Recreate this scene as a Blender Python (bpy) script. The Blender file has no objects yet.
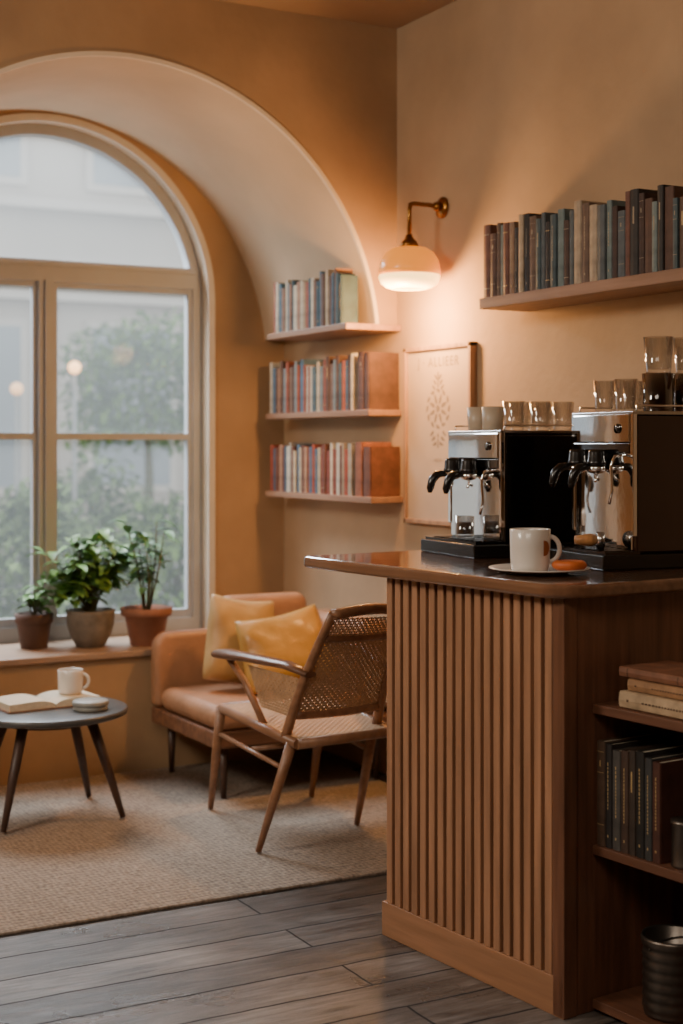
import bpy, bmesh, math, random
from mathutils import Vector, Matrix
R = random.Random(11)
scene = bpy.context.scene
COL = scene.collection

# ------------------------------------------------------------ helpers
def lin(h):
    h = h.lstrip('#')
    out = []
    for i in (0, 2, 4):
        c = int(h[i:i+2], 16) / 255
        out.append(c/12.92 if c <= .04045 else ((c+.055)/1.055)**2.4)
    return out

def _setup(name):
    m = bpy.data.materials.new(name); m.use_nodes = True
    nt = m.node_tree
    return m, nt, nt.nodes['Principled BSDF']

def mat(name, col, rough=.5, metal=0., var=.12, scale=6., bump=0., bscale=60., coat=0., emis=None, es=0., stretch=None, detail=4., sheen=0., spec=None, bdist=.01):
    m, nt, b = _setup(name)
    N, L = nt.nodes, nt.links
    c = lin(col)
    tc = N.new('ShaderNodeTexCoord'); mp = N.new('ShaderNodeMapping')
    L.new(tc.outputs['Object'], mp.inputs['Vector'])
    if stretch: mp.inputs['Scale'].default_value = stretch
    nz = N.new('ShaderNodeTexNoise'); nz.inputs['Scale'].default_value = scale; nz.inputs['Detail'].default_value = detail
    L.new(mp.outputs[0], nz.inputs['Vector'])
    cr = N.new('ShaderNodeValToRGB')
    cr.color_ramp.elements[0].position = .3; cr.color_ramp.elements[1].position = .7
    cr.color_ramp.elements[0].color = [max(0, x*(1-var)) for x in c]+[1]
    cr.color_ramp.elements[1].color = [min(1, x*(1+var)) for x in c]+[1]
    L.new(nz.outputs['Fac'], cr.inputs[0]); L.new(cr.outputs[0], b.inputs['Base Color'])
    b.inputs['Roughness'].default_value = rough; b.inputs['Metallic'].default_value = metal
    if spec is not None: b.inputs['Specular IOR Level'].default_value = spec
    if coat: b.inputs['Coat Weight'].default_value = coat; b.inputs['Coat Roughness'].default_value = .08
    if sheen: b.inputs['Sheen Weight'].default_value = sheen
    if emis:
        b.inputs['Emission Color'].default_value = lin(emis)+[1]; b.inputs['Emission Strength'].default_value = es
    if bump:
        n2 = N.new('ShaderNodeTexNoise'); n2.inputs['Scale'].default_value = bscale; n2.inputs['Detail'].default_value = 5
        L.new(mp.outputs[0], n2.inputs['Vector'])
        bp = N.new('ShaderNodeBump'); bp.inputs['Strength'].default_value = bump; bp.inputs['Distance'].default_value = bdist
        L.new(n2.outputs['Fac'], bp.inputs['Height']); L.new(bp.outputs[0], b.inputs['Normal'])
    return m

def wood(name, col, axis='z', rough=.45, var=.35, coat=0., k=1.):
    s = {'x': (1.2, 16, 16), 'y': (16, 1.2, 16), 'z': (16, 16, 1.2)}[axis]
    s = tuple(a*k for a in s)
    return mat(name, col, rough=rough, var=var, scale=2.2, stretch=s, bump=.12, bscale=5, coat=coat, detail=8)

def glassmat(name, tint='#ffffff', refl=.35, base=.06, haze=0., rough=.04, k=.7):
    m, nt, b = _setup(name)
    N, L = nt.nodes, nt.links
    N.remove(b)
    out = [n for n in N if n.type == 'OUTPUT_MATERIAL'][0]
    tr = N.new('ShaderNodeBsdfTransparent'); tr.inputs[0].default_value = lin(tint)+[1]
    gl = N.new('ShaderNodeBsdfGlossy'); gl.inputs['Roughness'].default_value = rough
    lw = N.new('ShaderNodeLayerWeight'); lw.inputs['Blend'].default_value = refl
    ad = N.new('ShaderNodeMath'); ad.operation = 'MULTIPLY_ADD'; ad.inputs[1].default_value = k; ad.inputs[2].default_value = base
    ad.use_clamp = True
    L.new(lw.outputs['Facing'], ad.inputs[0])
    mx = N.new('ShaderNodeMixShader')
    L.new(ad.outputs[0], mx.inputs[0]); L.new(tr.outputs[0], mx.inputs[1]); L.new(gl.outputs[0], mx.inputs[2])
    last = mx.outputs[0]
    if haze:
        tl = N.new('ShaderNodeBsdfTranslucent'); tl.inputs[0].default_value = (.9, .93, .94, 1)
        m2 = N.new('ShaderNodeMixShader'); m2.inputs[0].default_value = haze
        L.new(last, m2.inputs[1]); L.new(tl.outputs[0], m2.inputs[2]); last = m2.outputs[0]
    L.new(last, out.inputs['Surface'])
    return m

class MB:
    def __init__(s): s.v = []; s.f = []; s.m = []; s.sm = []
    def add(s, vs, fs, m=0, smooth=False):
        o = len(s.v); s.v += [Vector(p) for p in vs]
        for f in fs: s.f.append([i+o for i in f]); s.m.append(m); s.sm.append(smooth)
        return s
    def box(s, a, b, m=0, M=None):
        x0, y0, z0 = a; x1, y1, z1 = b
        vs = [(x0,y0,z0),(x1,y0,z0),(x1,y1,z0),(x0,y1,z0),(x0,y0,z1),(x1,y0,z1),(x1,y1,z1),(x0,y1,z1)]
        if M: vs = [M @ Vector(p) for p in vs]
        return s.add(vs, [(0,3,2,1),(4,5,6,7),(0,1,5,4),(1,2,6,5),(2,3,7,6),(3,0,4,7)], m)
    def lathe(s, prof, seg=32, c=(0,0,0), m=0, M=None, smooth=True, sx=1, sy=1):
        vs = []; fs = []; n = len(prof)
        for r, z in prof:
            for k in range(seg):
                a = 2*math.pi*k/seg
                p = Vector((r*math.cos(a)*sx, r*math.sin(a)*sy, z))
                if M: p = M @ p
                vs.append(p+Vector(c))
        for i in range(n-1):
            for k in range(seg):
                k2 = (k+1) % seg
                fs.append((i*seg+k, i*seg+k2, (i+1)*seg+k2, (i+1)*seg+k))
        s.add(vs, fs, m, smooth)
        o = len(s.v)-len(vs)
        if prof[0][0] > 1e-5: s.f.append([o+k for k in reversed(range(seg))]); s.m.append(m); s.sm.append(False)
        if prof[-1][0] > 1e-5: s.f.append([o+(n-1)*seg+k for k in range(seg)]); s.m.append(m); s.sm.append(False)
        return s
    def tube(s, pts, r, seg=10, m=0, a=1., b=1.):
        pts = [Vector(p) for p in pts]; n = len(pts)
        if not isinstance(r, (list, tuple)): r = [r]*n
        vs = []; side = None
        for i, p in enumerate(pts):
            t = (pts[min(i+1, n-1)]-pts[max(i-1, 0)]).normalized()
            if side is None:
                ref = Vector((0,0,1)) if abs(t.z) < .9 else Vector((1,0,0))
                side = t.cross(ref).normalized()
            else:
                side = (side - t*side.dot(t)).normalized()
            up = side.cross(t)
            for k in range(seg):
                an = 2*math.pi*k/seg
                vs.append(p+side*(math.cos(an)*r[i]*a)+up*(math.sin(an)*r[i]*b))
        fs = []
        for i in range(n-1):
            for k in range(seg):
                k2 = (k+1) % seg
                fs.append((i*seg+k, (i+1)*seg+k, (i+1)*seg+k2, i*seg+k2))
        s.add(vs, fs, m, True)
        o = len(s.v)-len(vs)
        s.f.append([o+k for k in range(seg)]); s.m.append(m); s.sm.append(False)
        s.f.append([o+(n-1)*seg+k for k in reversed(range(seg))]); s.m.append(m); s.sm.append(False)
        return s
    def prism(s, poly, fn0, fn1, m=0, mside=None, smooth=False):
        n = len(poly)
        vs = [fn0(*p) for p in poly]+[fn1(*p) for p in poly]
        s.add(vs, [list(range(n)), list(reversed(range(n, 2*n)))], m)
        o = len(s.v)-2*n
        for i in range(n):
            j = (i+1) % n
            s.f.append([o+i, o+n+i, o+n+j, o+j]); s.m.append(m if mside is None else mside(poly[i], poly[j])); s.sm.append(smooth)
        return s
    def build(s, name, mats, parent=None, origin=(0,0,0), loc=None, rotz=0., bevel=0., seg=2, label=None, cat=None, group=None, kind=None, sub=0, fixn=True):
        me = bpy.data.meshes.new(name)
        o = Vector(origin)
        me.from_pydata([tuple(p-o) for p in s.v], [], s.f)
        for mt in mats: me.materials.append(mt)
        me.polygons.foreach_set('material_index', s.m)
        me.polygons.foreach_set('use_smooth', s.sm)
        me.update()
        if fixn:
            bm = bmesh.new(); bm.from_mesh(me)
            bmesh.ops.recalc_face_normals(bm, faces=bm.faces[:]); bm.to_mesh(me); bm.free()
        ob = bpy.data.objects.new(name, me); COL.objects.link(ob)
        if parent is not None: ob.parent = parent
        if loc is not None: ob.location = loc
        elif parent is None: ob.location = o
        ob.rotation_euler[2] = rotz
        if bevel:
            bv = ob.modifiers.new('bevel', 'BEVEL'); bv.width = bevel; bv.segments = seg; bv.limit_method = 'ANGLE'; bv.angle_limit = math.radians(40)
        tag(ob, label, cat, group, kind)
        return ob

def tag(ob, label=None, cat=None, group=None, kind=None):
    if label: ob['label'] = label
    if cat: ob['category'] = cat
    if group: ob['group'] = group
    if kind: ob['kind'] = kind

def root(name, loc, label, cat, rotz=0., group=None):
    e = bpy.data.objects.new(name, None); e.empty_display_size = .1
    e.location = loc; e.rotation_euler[2] = rotz
    COL.objects.link(e); tag(e, label, cat, group)
    return e

# ------------------------------------------------------------ materials
M_wall = mat('plaster_tan', '#a68664', rough=.85, var=.18, scale=2.2, bump=.2, bscale=22, detail=7)
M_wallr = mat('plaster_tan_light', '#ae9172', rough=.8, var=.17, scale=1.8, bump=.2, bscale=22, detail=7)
M_soffit = mat('plaster_cream_daylit', '#bfa98f', rough=.85, var=.10, scale=2.5, bump=.15, bscale=22, detail=7)  # cream reveal; on the arch soffit, window light put into the plaster colour
M_rim = mat('plaster_rim', '#d6c6b0', rough=.8, var=.06, scale=4, bump=.1, bscale=22)
M_ceil = mat('ceiling_paint', '#b09a84', rough=.9, var=.04)
M_frame = mat('window_paint', '#a6a9ac', rough=.5, var=.05)
M_trim = mat('cream_trim', '#c9c0b3', rough=.7, var=.05)
M_sill = mat('sill_stone', '#a08570', rough=.42, var=.1)
M_glass = glassmat('window_glass', '#fafcfc', .03, .0, haze=.08, k=.3)
M_cupglass = glassmat('drinking_glass', '#fdfdfc', .45, .04, haze=.02, rough=.02, k=.8)
M_darkglass = glassmat('smoked_glass', '#8f7f72', .45, .06, haze=.0, rough=.03)
M_ctr = wood('counter_slat_wood', '#a3785b', 'z', rough=.4, var=.25)
M_ctrend = wood('counter_end_wood', '#6f4a37', 'z', rough=.36, var=.35)
M_plinth = wood('plinth_wood', '#9f7455', 'y', rough=.5, var=.15)
M_dark = mat('slat_gap_dark', '#38261e', rough=.7)
M_top = wood('worktop_wood', '#75523d', 'y', rough=.10, var=.25, coat=1.)
M_shelf = wood('shelf_wood', '#98735a', 'y', rough=.5, var=.2)
M_casew = wood('bookcase_wood', '#6a4634', 'y', rough=.5, var=.25)
M_chairw = wood('chair_wood', '#8f664a', 'y', rough=.36, var=.25)
M_armw = wood('chair_arm_wood', '#6a4834', 'y', rough=.3, var=.25)
M_cane = mat('cane', '#b4906c', rough=.6, var=.15, scale=40)
M_seatc = mat('seat_cane', '#b49270', rough=.5, var=.16, scale=60)
M_leather = mat('tan_leather', '#a87c5e', rough=.36, var=.18, scale=5, bump=.3, bscale=40)
M_sofaw = wood('sofa_wood', '#79543e', 'x', rough=.45)
M_pilT = mat('pillow_tan', '#b08c58', rough=.45, var=.16, bump=.4, bscale=5, bdist=.02)
M_pilY = mat('pillow_ochre', '#b28642', rough=.34, var=.2, scale=4, bump=.45, bscale=5, bdist=.025)
M_tabtop = mat('table_slate', '#4c4c4c', rough=.3, var=.2, scale=9)
M_tableg = wood('table_leg_wood', '#4a352b', 'z', rough=.45)
M_white = mat('white_ceramic', '#ddd5cc', rough=.25, var=.02, coat=.3)
M_coffee = mat('coffee', '#3a1e10', rough=.15, var=.05)
M_pages = mat('book_pages', '#cfc2aa', rough=.85, var=.12, scale=60, stretch=(1,8,1))
M_gold = mat('gilt_print', '#c4a673', rough=.5, var=.1)
M_terra = mat('terracotta', '#94644e', rough=.8, var=.15, scale=10, bump=.1)
M_terraD = mat('terracotta_dark', '#5e463b', rough=.8, var=.2, scale=10, bump=.1)
M_stonep = mat('stone_pot', '#7b7368', rough=.85, var=.25, scale=18, bump=.3)
M_soil = mat('soil', '#33241b', rough=.95, var=.3, scale=60, bump=.6)
M_leafA = mat('leaf_green', '#6c984e', rough=.42, var=.4, scale=14)
M_leafB = mat('leaf_deep', '#5c8a5c', rough=.45, var=.4, scale=14)
M_stem = mat('plant_stem', '#5d5a33', rough=.7)
M_chrome = mat('chrome', '#ececec', rough=.06, metal=1., var=.02)
M_steel = mat('brushed_steel', '#b9b7b4', rough=.24, metal=1., var=.06, scale=20)
M_gun = mat('dark_steel', '#4a4643', rough=.2, metal=1., var=.06, scale=20)
M_face = mat('polished_steel_face', '#e4e3e1', rough=.05, metal=1., var=.05, scale=3, bump=.03, bscale=4, bdist=.02)
M_black = mat('black_enamel', '#0d0c0c', rough=.08, var=.1, coat=1.)
M_blackm = mat('black_plastic', '#15120f', rough=.25, var=.1)
M_bronze = mat('bronze_side', '#321d14', rough=.12, metal=.4, var=.1, coat=1.)
M_brass = mat('brass', '#8d6232', rough=.3, metal=1., var=.05)
M_shadeW = mat('opal_glass', '#ffe2b0', rough=.3, var=.02, emis='#ffc870', es=4.2)
M_shadeA = mat('amber_glass', '#c98238', rough=.25, var=.03, emis='#ff9226', es=.95)
M_poster = mat('poster_paper', '#b8a088', rough=.7, var=.10, scale=3)
M_pframe = wood('poster_frame_wood', '#9c7a5e', 'z', rough=.5)
M_ink = mat('poster_ink', '#857360', rough=.8)
M_inkd = mat('dark_print', '#4a3628', rough=.8)
M_orange = mat('orange_biscuit', '#c9672f', rough=.5, var=.12, scale=30)
M_tin = mat('tin', '#716a64', rough=.35, metal=.9, var=.15, scale=10)
M_woodtan = wood('tamper_wood', '#b07c4c', 'x', rough=.4)
M_puck = mat('grey_tin', '#908f89', rough=.45, var=.1)
M_cupbeige = mat('beige_cup', '#b8a690', rough=.4, var=.06)
M_mark = mat('brown_mark', '#96552f', rough=.6)
M_facade = mat('facade_stone', '#b5aa9b', rough=.9, var=.12, scale=.6)
M_faccor = mat('facade_cornice', '#c0b6a8', rough=.9, var=.05, scale=1)
M_facwin = mat('facade_window', '#8b8f8f', rough=.4, var=.08, scale=.6)
M_street = mat('street_paving', '#95928e', rough=.9, var=.1, scale=1)
M_bush = mat('shrub_leaf', '#66833c', rough=.9, var=.4, scale=1.2)
M_bushd = mat('shrub_leaf_grey', '#718854', rough=.9, var=.3, scale=1.2)
M_bulb = mat('street_bulb', '#ffdcb0', rough=.4, emis='#ffb060', es=4)
M_bulbf = mat('street_bulb_faint', '#e8cba6', rough=.4, emis='#ffb060', es=1.5)

def floor_mat():
    m, nt, b = _setup('floor_planks'); N, L = nt.nodes, nt.links
    tc = N.new('ShaderNodeTexCoord')
    wn = N.new('ShaderNodeTexNoise'); wn.inputs['Scale'].default_value = 9; wn.inputs['Detail'].default_value = 4
    L.new(tc.outputs['Object'], wn.inputs['Vector'])
    vm = N.new('ShaderNodeVectorMath'); vm.operation = 'MULTIPLY_ADD'; vm.inputs[1].default_value = (.014, .014, 0)
    L.new(wn.outputs['Color'], vm.inputs[0]); L.new(tc.outputs['Object'], vm.inputs[2])
    br = N.new('ShaderNodeTexBrick'); L.new(vm.outputs[0], br.inputs['Vector'])
    br.offset = .41; br.inputs['Scale'].default_value = 1
    br.inputs['Brick Width'].default_value = 3.4; br.inputs['Row Height'].default_value = .172
    br.inputs['Mortar Size'].default_value = .007; br.inputs['Mortar Smooth'].default_value = .9
    br.inputs['Color1'].default_value = lin('#7a7570')+[1]; br.inputs['Color2'].default_value = lin('#595450')+[1]
    br.inputs['Mortar'].default_value = lin('#161210')+[1]
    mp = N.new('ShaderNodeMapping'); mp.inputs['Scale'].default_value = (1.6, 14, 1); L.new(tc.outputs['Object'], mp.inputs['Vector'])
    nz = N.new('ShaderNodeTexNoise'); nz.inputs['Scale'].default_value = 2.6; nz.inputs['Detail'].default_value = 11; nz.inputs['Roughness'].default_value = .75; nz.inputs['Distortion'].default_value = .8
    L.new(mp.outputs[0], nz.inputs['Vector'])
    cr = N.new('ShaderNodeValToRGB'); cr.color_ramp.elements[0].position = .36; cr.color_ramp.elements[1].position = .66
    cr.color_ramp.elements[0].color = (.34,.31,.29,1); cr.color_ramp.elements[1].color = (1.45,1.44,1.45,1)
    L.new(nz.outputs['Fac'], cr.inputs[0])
    n3 = N.new('ShaderNodeTexNoise'); n3.inputs['Scale'].default_value = 3.2; n3.inputs['Detail'].default_value = 7
    L.new(tc.outputs['Object'], n3.inputs['Vector'])
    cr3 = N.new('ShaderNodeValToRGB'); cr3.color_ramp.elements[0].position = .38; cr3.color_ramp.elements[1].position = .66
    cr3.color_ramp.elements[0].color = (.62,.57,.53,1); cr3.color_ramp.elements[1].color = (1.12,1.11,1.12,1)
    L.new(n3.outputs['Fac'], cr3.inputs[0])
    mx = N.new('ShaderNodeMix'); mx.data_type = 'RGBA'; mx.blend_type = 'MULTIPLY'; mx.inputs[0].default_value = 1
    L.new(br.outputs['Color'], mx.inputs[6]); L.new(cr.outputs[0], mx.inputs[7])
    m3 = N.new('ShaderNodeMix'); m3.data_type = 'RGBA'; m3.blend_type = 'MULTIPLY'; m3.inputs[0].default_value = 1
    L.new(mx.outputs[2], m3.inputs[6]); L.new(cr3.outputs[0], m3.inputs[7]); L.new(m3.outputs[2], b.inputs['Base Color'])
    rr = N.new('ShaderNodeMapRange'); rr.inputs[3].default_value = .16; rr.inputs[4].default_value = .46
    L.new(n3.outputs['Fac'], rr.inputs[0])
    ra = N.new('ShaderNodeMath'); ra.operation = 'MAXIMUM'
    L.new(rr.outputs[0], ra.inputs[0]); L.new(br.outputs['Fac'], ra.inputs[1]); L.new(ra.outputs[0], b.inputs['Roughness'])
    sc = N.new('ShaderNodeMath'); sc.operation = 'MULTIPLY'; sc.inputs[1].default_value = .45
    L.new(nz.outputs['Fac'], sc.inputs[0])
    bp = N.new('ShaderNodeBump'); bp.inputs['Strength'].default_value = .55; bp.inputs['Distance'].default_value = .01
    L.new(sc.outputs[0], bp.inputs['Height']); L.new(bp.outputs[0], b.inputs['Normal'])
    return m
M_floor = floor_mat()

def rug_mat():
    m, nt, b = _setup('jute_rug'); N, L = nt.nodes, nt.links
    tc = N.new('ShaderNodeTexCoord')
    wv = N.new('ShaderNodeTexWave'); wv.bands_direction = 'Y'; wv.inputs['Scale'].default_value = 12; wv.inputs['Distortion'].default_value = 5
    wv.inputs['Detail'].default_value = 3; wv.inputs['Detail Scale'].default_value = 4
    L.new(tc.outputs['Object'], wv.inputs['Vector'])
    wx = N.new('ShaderNodeTexWave'); wx.bands_direction = 'X'; wx.inputs['Scale'].default_value = 17; wx.inputs['Distortion'].default_value = 5
    L.new(tc.outputs['Object'], wx.inputs['Vector'])
    nz = N.new('ShaderNodeTexNoise'); nz.inputs['Scale'].default_value = 55; nz.inputs['Detail'].default_value = 6
    L.new(tc.outputs['Object'], nz.inputs['Vector'])
    a1 = N.new('ShaderNodeMath'); a1.operation = 'MULTIPLY_ADD'; a1.inputs[1].default_value = .26
    L.new(wv.outputs['Fac'], a1.inputs[0])
    a2 = N.new('ShaderNodeMath'); a2.operation = 'MULTIPLY'; a2.inputs[1].default_value = .17; L.new(wx.outputs['Fac'], a2.inputs[0])
    L.new(a2.outputs[0], a1.inputs[2])
    a3 = N.new('ShaderNodeMath'); a3.operation = 'MULTIPLY_ADD'; a3.inputs[1].default_value = .85
    L.new(nz.outputs['Fac'], a3.inputs[0]); L.new(a1.outputs[0], a3.inputs[2])
    cr = N.new('ShaderNodeValToRGB'); cr.color_ramp.elements[0].position = .3; cr.color_ramp.elements[1].position = 1.
    cr.color_ramp.elements[0].color = lin('#6c6056')+[1]; cr.color_ramp.elements[1].color = lin('#ab9b8b')+[1]
    L.new(a3.outputs[0], cr.inputs[0]); L.new(cr.outputs[0], b.inputs['Base Color'])
    b.inputs['Roughness'].default_value = .95
    bp = N.new('ShaderNodeBump'); bp.inputs['Strength'].default_value = .7; bp.inputs['Distance'].default_value = .01
    L.new(a3.outputs[0], bp.inputs['Height']); L.new(bp.outputs[0], b.inputs['Normal'])
    return m
M_rug = rug_mat()

# ------------------------------------------------------------ room shell
XR = 3.33; YP = 5.51; YN = 6.60; YO = 6.78; ZC = 3.26; XL = -2.0; YB = -2.2
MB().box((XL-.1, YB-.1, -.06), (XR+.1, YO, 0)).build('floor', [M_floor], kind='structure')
MB().box((XL-.1, YB-.1, ZC), (XR+.1, YO, ZC+.08)).build('ceiling', [M_ceil], kind='structure')
MB().box((XR, YB-.1, 0), (XR+.1, YO, ZC)).build('wall_right', [M_wallr], kind='structure')
MB().box((XL-.1, YB-.1, 0), (XL, YP+.01, ZC)).build('wall_left', [M_wall], kind='structure')
MB().box((XL, YB-.1, 0), (XR, YB, ZC)).build('wall_front', [M_wall], kind='structure')
AX, AZ, AR = 2.10, 1.85, 1.13
a0 = math.asin((1.97-AZ)/AR)
arc = [(AX+AR*math.cos(t), AZ+AR*math.sin(t)) for t in [math.pi - (math.pi-a0)*i/96 for i in range(97)]]
poly = [(XL, 0), (AX-AR, 0)] + arc + [(XR, 1.97), (XR, ZC), (XL, ZC)]
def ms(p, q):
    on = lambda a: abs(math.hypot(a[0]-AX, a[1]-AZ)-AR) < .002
    if abs(p[0]-(AX-AR)) < .001 and abs(q[0]-(AX-AR)) < .001: return 1  # unseen left jamb given the pale colour to brighten the chrome reflections
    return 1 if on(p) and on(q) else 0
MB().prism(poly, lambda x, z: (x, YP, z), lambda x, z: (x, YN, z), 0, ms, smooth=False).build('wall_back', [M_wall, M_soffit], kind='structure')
WX, WZ, WR, SZ = 2.13, 2.15, .79, .54
def arch(r, zb, n=72, cx=WX, cz=WZ):
    return [(cx-r, zb)] + [(cx+r*math.cos(t), cz+r*math.sin(t)) for t in [math.pi-math.pi*i/n for i in range(n+1)]] + [(cx+r, zb)]
poly = [(XL, SZ)] + arch(WR, SZ) + [(XR, SZ), (XR, ZC), (XL, ZC)]
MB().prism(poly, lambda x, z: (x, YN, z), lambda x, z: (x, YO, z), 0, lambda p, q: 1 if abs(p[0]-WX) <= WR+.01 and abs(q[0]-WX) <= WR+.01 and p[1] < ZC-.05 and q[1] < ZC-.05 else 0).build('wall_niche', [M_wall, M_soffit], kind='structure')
MB().box((AX-AR, 6.2, 0), (XR, YO, SZ-.03)).build('wall_sill', [M_wall], kind='structure')
MB().box((AX-AR, 6.175, SZ-.03), (XR, YO, SZ), 0).build('trim_1', [M_sill], bevel=.006, kind='structure')
def ring(mb, o, i, y0, y1, m=0):
    n = len(o)
    for k in range(n-1):
        a, b, c, d = o[k], o[k+1], i[k+1], i[k]
        vs = [(p[0], y, p[1]) for y in (y0, y1) for p in (a, b, c, d)]
        mb.add(vs, [(0,1,2,3),(7,6,5,4),(0,4,5,1),(2,6,7,3)] + ([(0,3,7,4)] if k == 0 else []) + ([(1,5,6,2)] if k == n-2 else []), m)
mb = MB(); ring(mb, arch(WR+.03, SZ), arch(WR-.004, SZ), YN-.012, YN+.0); mb.build('trim_2', [M_trim], kind='structure')
# pale plaster bead round the front edge of the big arch
def arc_at(r, end): return [(AX+r*math.cos(t), AZ+r*math.sin(t)) for t in [math.pi - (math.pi-end)*i/96 for i in range(97)]]
mb = MB(); ring(mb, arc_at(AR+.014, a0), arc_at(AR-.003, a0), YP-.006, YP+.012)
mb.build('trim_3', [M_rim], kind='structure')
mb = MB(); fy0, fy1 = YN+.075, YN+.14
ring(mb, arch(WR, SZ), arch(WR-.05, SZ), fy0, fy1)
TZ = 2.27
mb.box((WX-WR+.03, fy0-.01, TZ-.06), (WX+WR-.03, fy1-.001, TZ+.04))
mb.box((WX-WR+.03, fy0-.02, TZ+.012), (WX+WR-.03, fy1-.002, TZ+.028))
mb.box((WX-WR+.02, fy0-.002, SZ), (WX+WR-.02, fy1-.003, SZ+.07))
mb.box((WX-.035, fy0-.008, SZ+.05), (WX+.035, fy1-.004, TZ))
mb.box((WX-.008, fy0-.022, SZ+.05), (WX+.008, fy0, TZ-.055))
for sgn in (-1, 1):
    xa, xb = (WX-WR+.045, WX-.03) if sgn < 0 else (WX+.03, WX+WR-.045)
    mb.box((xa, fy0+.010, 1.475), (xb, fy1-.010, 1.505))
    for n_, (p, q) in enumerate((((xa, SZ+.06), (xa+.028, TZ-.05)), ((xb-.028, SZ+.06), (xb, TZ-.05)), ((xa, SZ+.06), (xb, SZ+.11)), ((xa, TZ-.085), (xb, TZ-.05)))):
        e = .012 if n_ < 2 else .015
        mb.box((p[0], fy0+e, p[1]), (q[0], fy1-e, q[1]))
g = arch(WR-.03, SZ+.03, 48)
mb.add([(x, (fy0+fy1)/2, z) for x, z in g], [list(range(len(g)))], 1)
mb.build('window_1', [M_frame, M_glass], kind='structure', fixn=True)

MB().box((.99, 4.30, .0), (3.22, 6.15, .012)).build('area_rug', [M_rug], bevel=.004, origin=(2.1, 5.2, 0), label='flat woven jute rug in beige and brown on plank floor', cat='rug')

# ------------------------------------------------------------ books
PAL = {
 'mix': [('#46606e','blue-grey'),('#84604a','brown'),('#b8a386','cream'),('#3d5560','dark teal'),('#a07860','tan'),('#5c4133','dark brown'),('#7f898a','grey'),('#557084','slate blue'),('#9c553f','rust red'),('#c8bca5','ivory')],
 'warm': [('#c2b294','cream'),('#cfc3ad','ivory'),('#8a5c42','brown'),('#a67b60','tan'),('#6c4234','russet'),('#4b6376','slate blue'),('#86402f','dark red'),('#a09686','stone grey'),('#9b4a35','brick red')],
 'dark': [('#443028','dark brown'),('#8e7059','tan'),('#594034','brown'),('#555b5e','grey'),('#6c7a7a','blue-grey'),('#302c2b','black'),('#a6947e','beige'),('#6a4538','russet'),('#435257','dark teal'),('#655043','brown')],
 'low': [('#262120','black'),('#46342b','dark brown'),('#4a4643','charcoal'),('#3b3029','dark brown'),('#5f4c3f','taupe'),('#23211f','black'),('#38393a','charcoal'),('#4e2e24','maroon')],
}
_bm = {}
def bookmat(c):
    if c not in _bm: _bm[c] = mat('book_cover_'+c[1:], c, rough=.65, var=.3, scale=22, detail=8)
    return _bm[c]
M_faint = mat('faded_print', '#9c8d76', rough=.7)
def book(loc, th, h, d, col, cname, group, style=0, rotz=0., label=None, gold=None, pm=None):
    mb = MB(); t = th/2; bt = min(.003, th*.14)
    prof = [(.006, -t), (.0015, -t*.85), (-.001, 0), (.0015, t*.85), (.006, t)]
    mb.prism(prof+[(.008, t), (.008, -t)], lambda x, y: (x, y, 0), lambda x, y: (x, y, h))
    mb.box((.006, -t, 0), (d, -t+bt, h)); mb.box((.006, t-bt, 0), (d, t, h))
    mb.box((.007, -t+bt, .004), (d-.004, t-bt, h-.004), 1)
    def band(z0, z1, m=2, w=.8):
        mb.prism([(-.0016, 0), (.0009, t*w), (.004, t*w), (.004, -t*w), (.0009, -t*w)], lambda x, y: (x, y, z0), lambda x, y: (x, y, z1), m)
    if style == 1: band(h*.86, h*.87); band(h*.12, h*.13)
    if style == 2: band(h*.6, h*.8, 2, .4)
    if style == 3: band(h*.9, h*.905); band(h*.7, h*.705); band(h*.2, h*.205); band(h*.76, h*.82, 2, .4)
    if style == 4:
        z = h*R.uniform(.25, .45)
        while z < h*.82:
            l = h*R.uniform(.018, .035); band(z, z+l, 2, .30); z += l+h*.012
        band(h*.1, h*.125, 2, .35)
    if gold is None: gold = R.random() < .3
    ob = mb.build('book', [bookmat(col), M_pages, pm or (M_gold if gold else M_faint)], loc=loc, rotz=rotz,
        label=label or f'{cname} hardback book standing upright on a wooden shelf', cat='book', group=group)
    return ob
def row(xs, y_far, y_near, z, hmin, hmax, d, pal, group, tmin=.02, tmax=.045, place='wooden wall shelf', last=None):
    y = y_far
    P = PAL[pal]; prev = None
    while True:
        th = R.uniform(tmin, tmax)
        if y-th < y_near: break
        c = R.choice(P)
        while c is prev: c = R.choice(P)
        if y-th-tmax < y_near and last: c = last
        prev = c
        hh = R.uniform(hmin, hmax); dd = d*R.uniform(.9, 1)
        book((xs+R.uniform(0, .008), y-th/2, z), th-.0012, hh, dd, c[0], c[1], group, R.choice([0,0,1,2,3,4,0,4]),
             label=f'{c[1]} hardback book upright on a {place}')
        y -= th
    return y
def shelf(name, x0, y0, y1, z0, z1, label):
    return MB().box((x0, y0, z0), (XR-.001, y1, z1)).build(name, [M_shelf], bevel=.003, origin=((x0+XR)/2, (y0+y1)/2, z0), label=label, cat='shelf', group='wall book shelves')
shelf('wall_shelf', 3.055, 5.47, 6.23, 1.942, 1.969, 'short wooden wall shelf with books beneath the arch foot')
row(3.068, 6.20, 5.53, 1.97, .20, .245, .085, 'mix', 'books on the upper niche shelf', .018, .036, place='niche wall shelf', last=('#3d5560', 'dark teal'))
shelf('wall_shelf', 3.165, 5.47, 6.47, 1.575, 1.602, 'short wooden wall shelf holding a row of books')
e = row(3.175, 6.45, 5.60, 1.603, .205, .25, .14, 'mix', 'books on the middle niche shelf', .018, .038, place='niche wall shelf')
book((3.172, 5.555, 1.603), .055, .25, .15, '#5a3c30', 'russet', 'books on the middle niche shelf', 3, label='thick russet hardback closing the row on a wall shelf')
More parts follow.
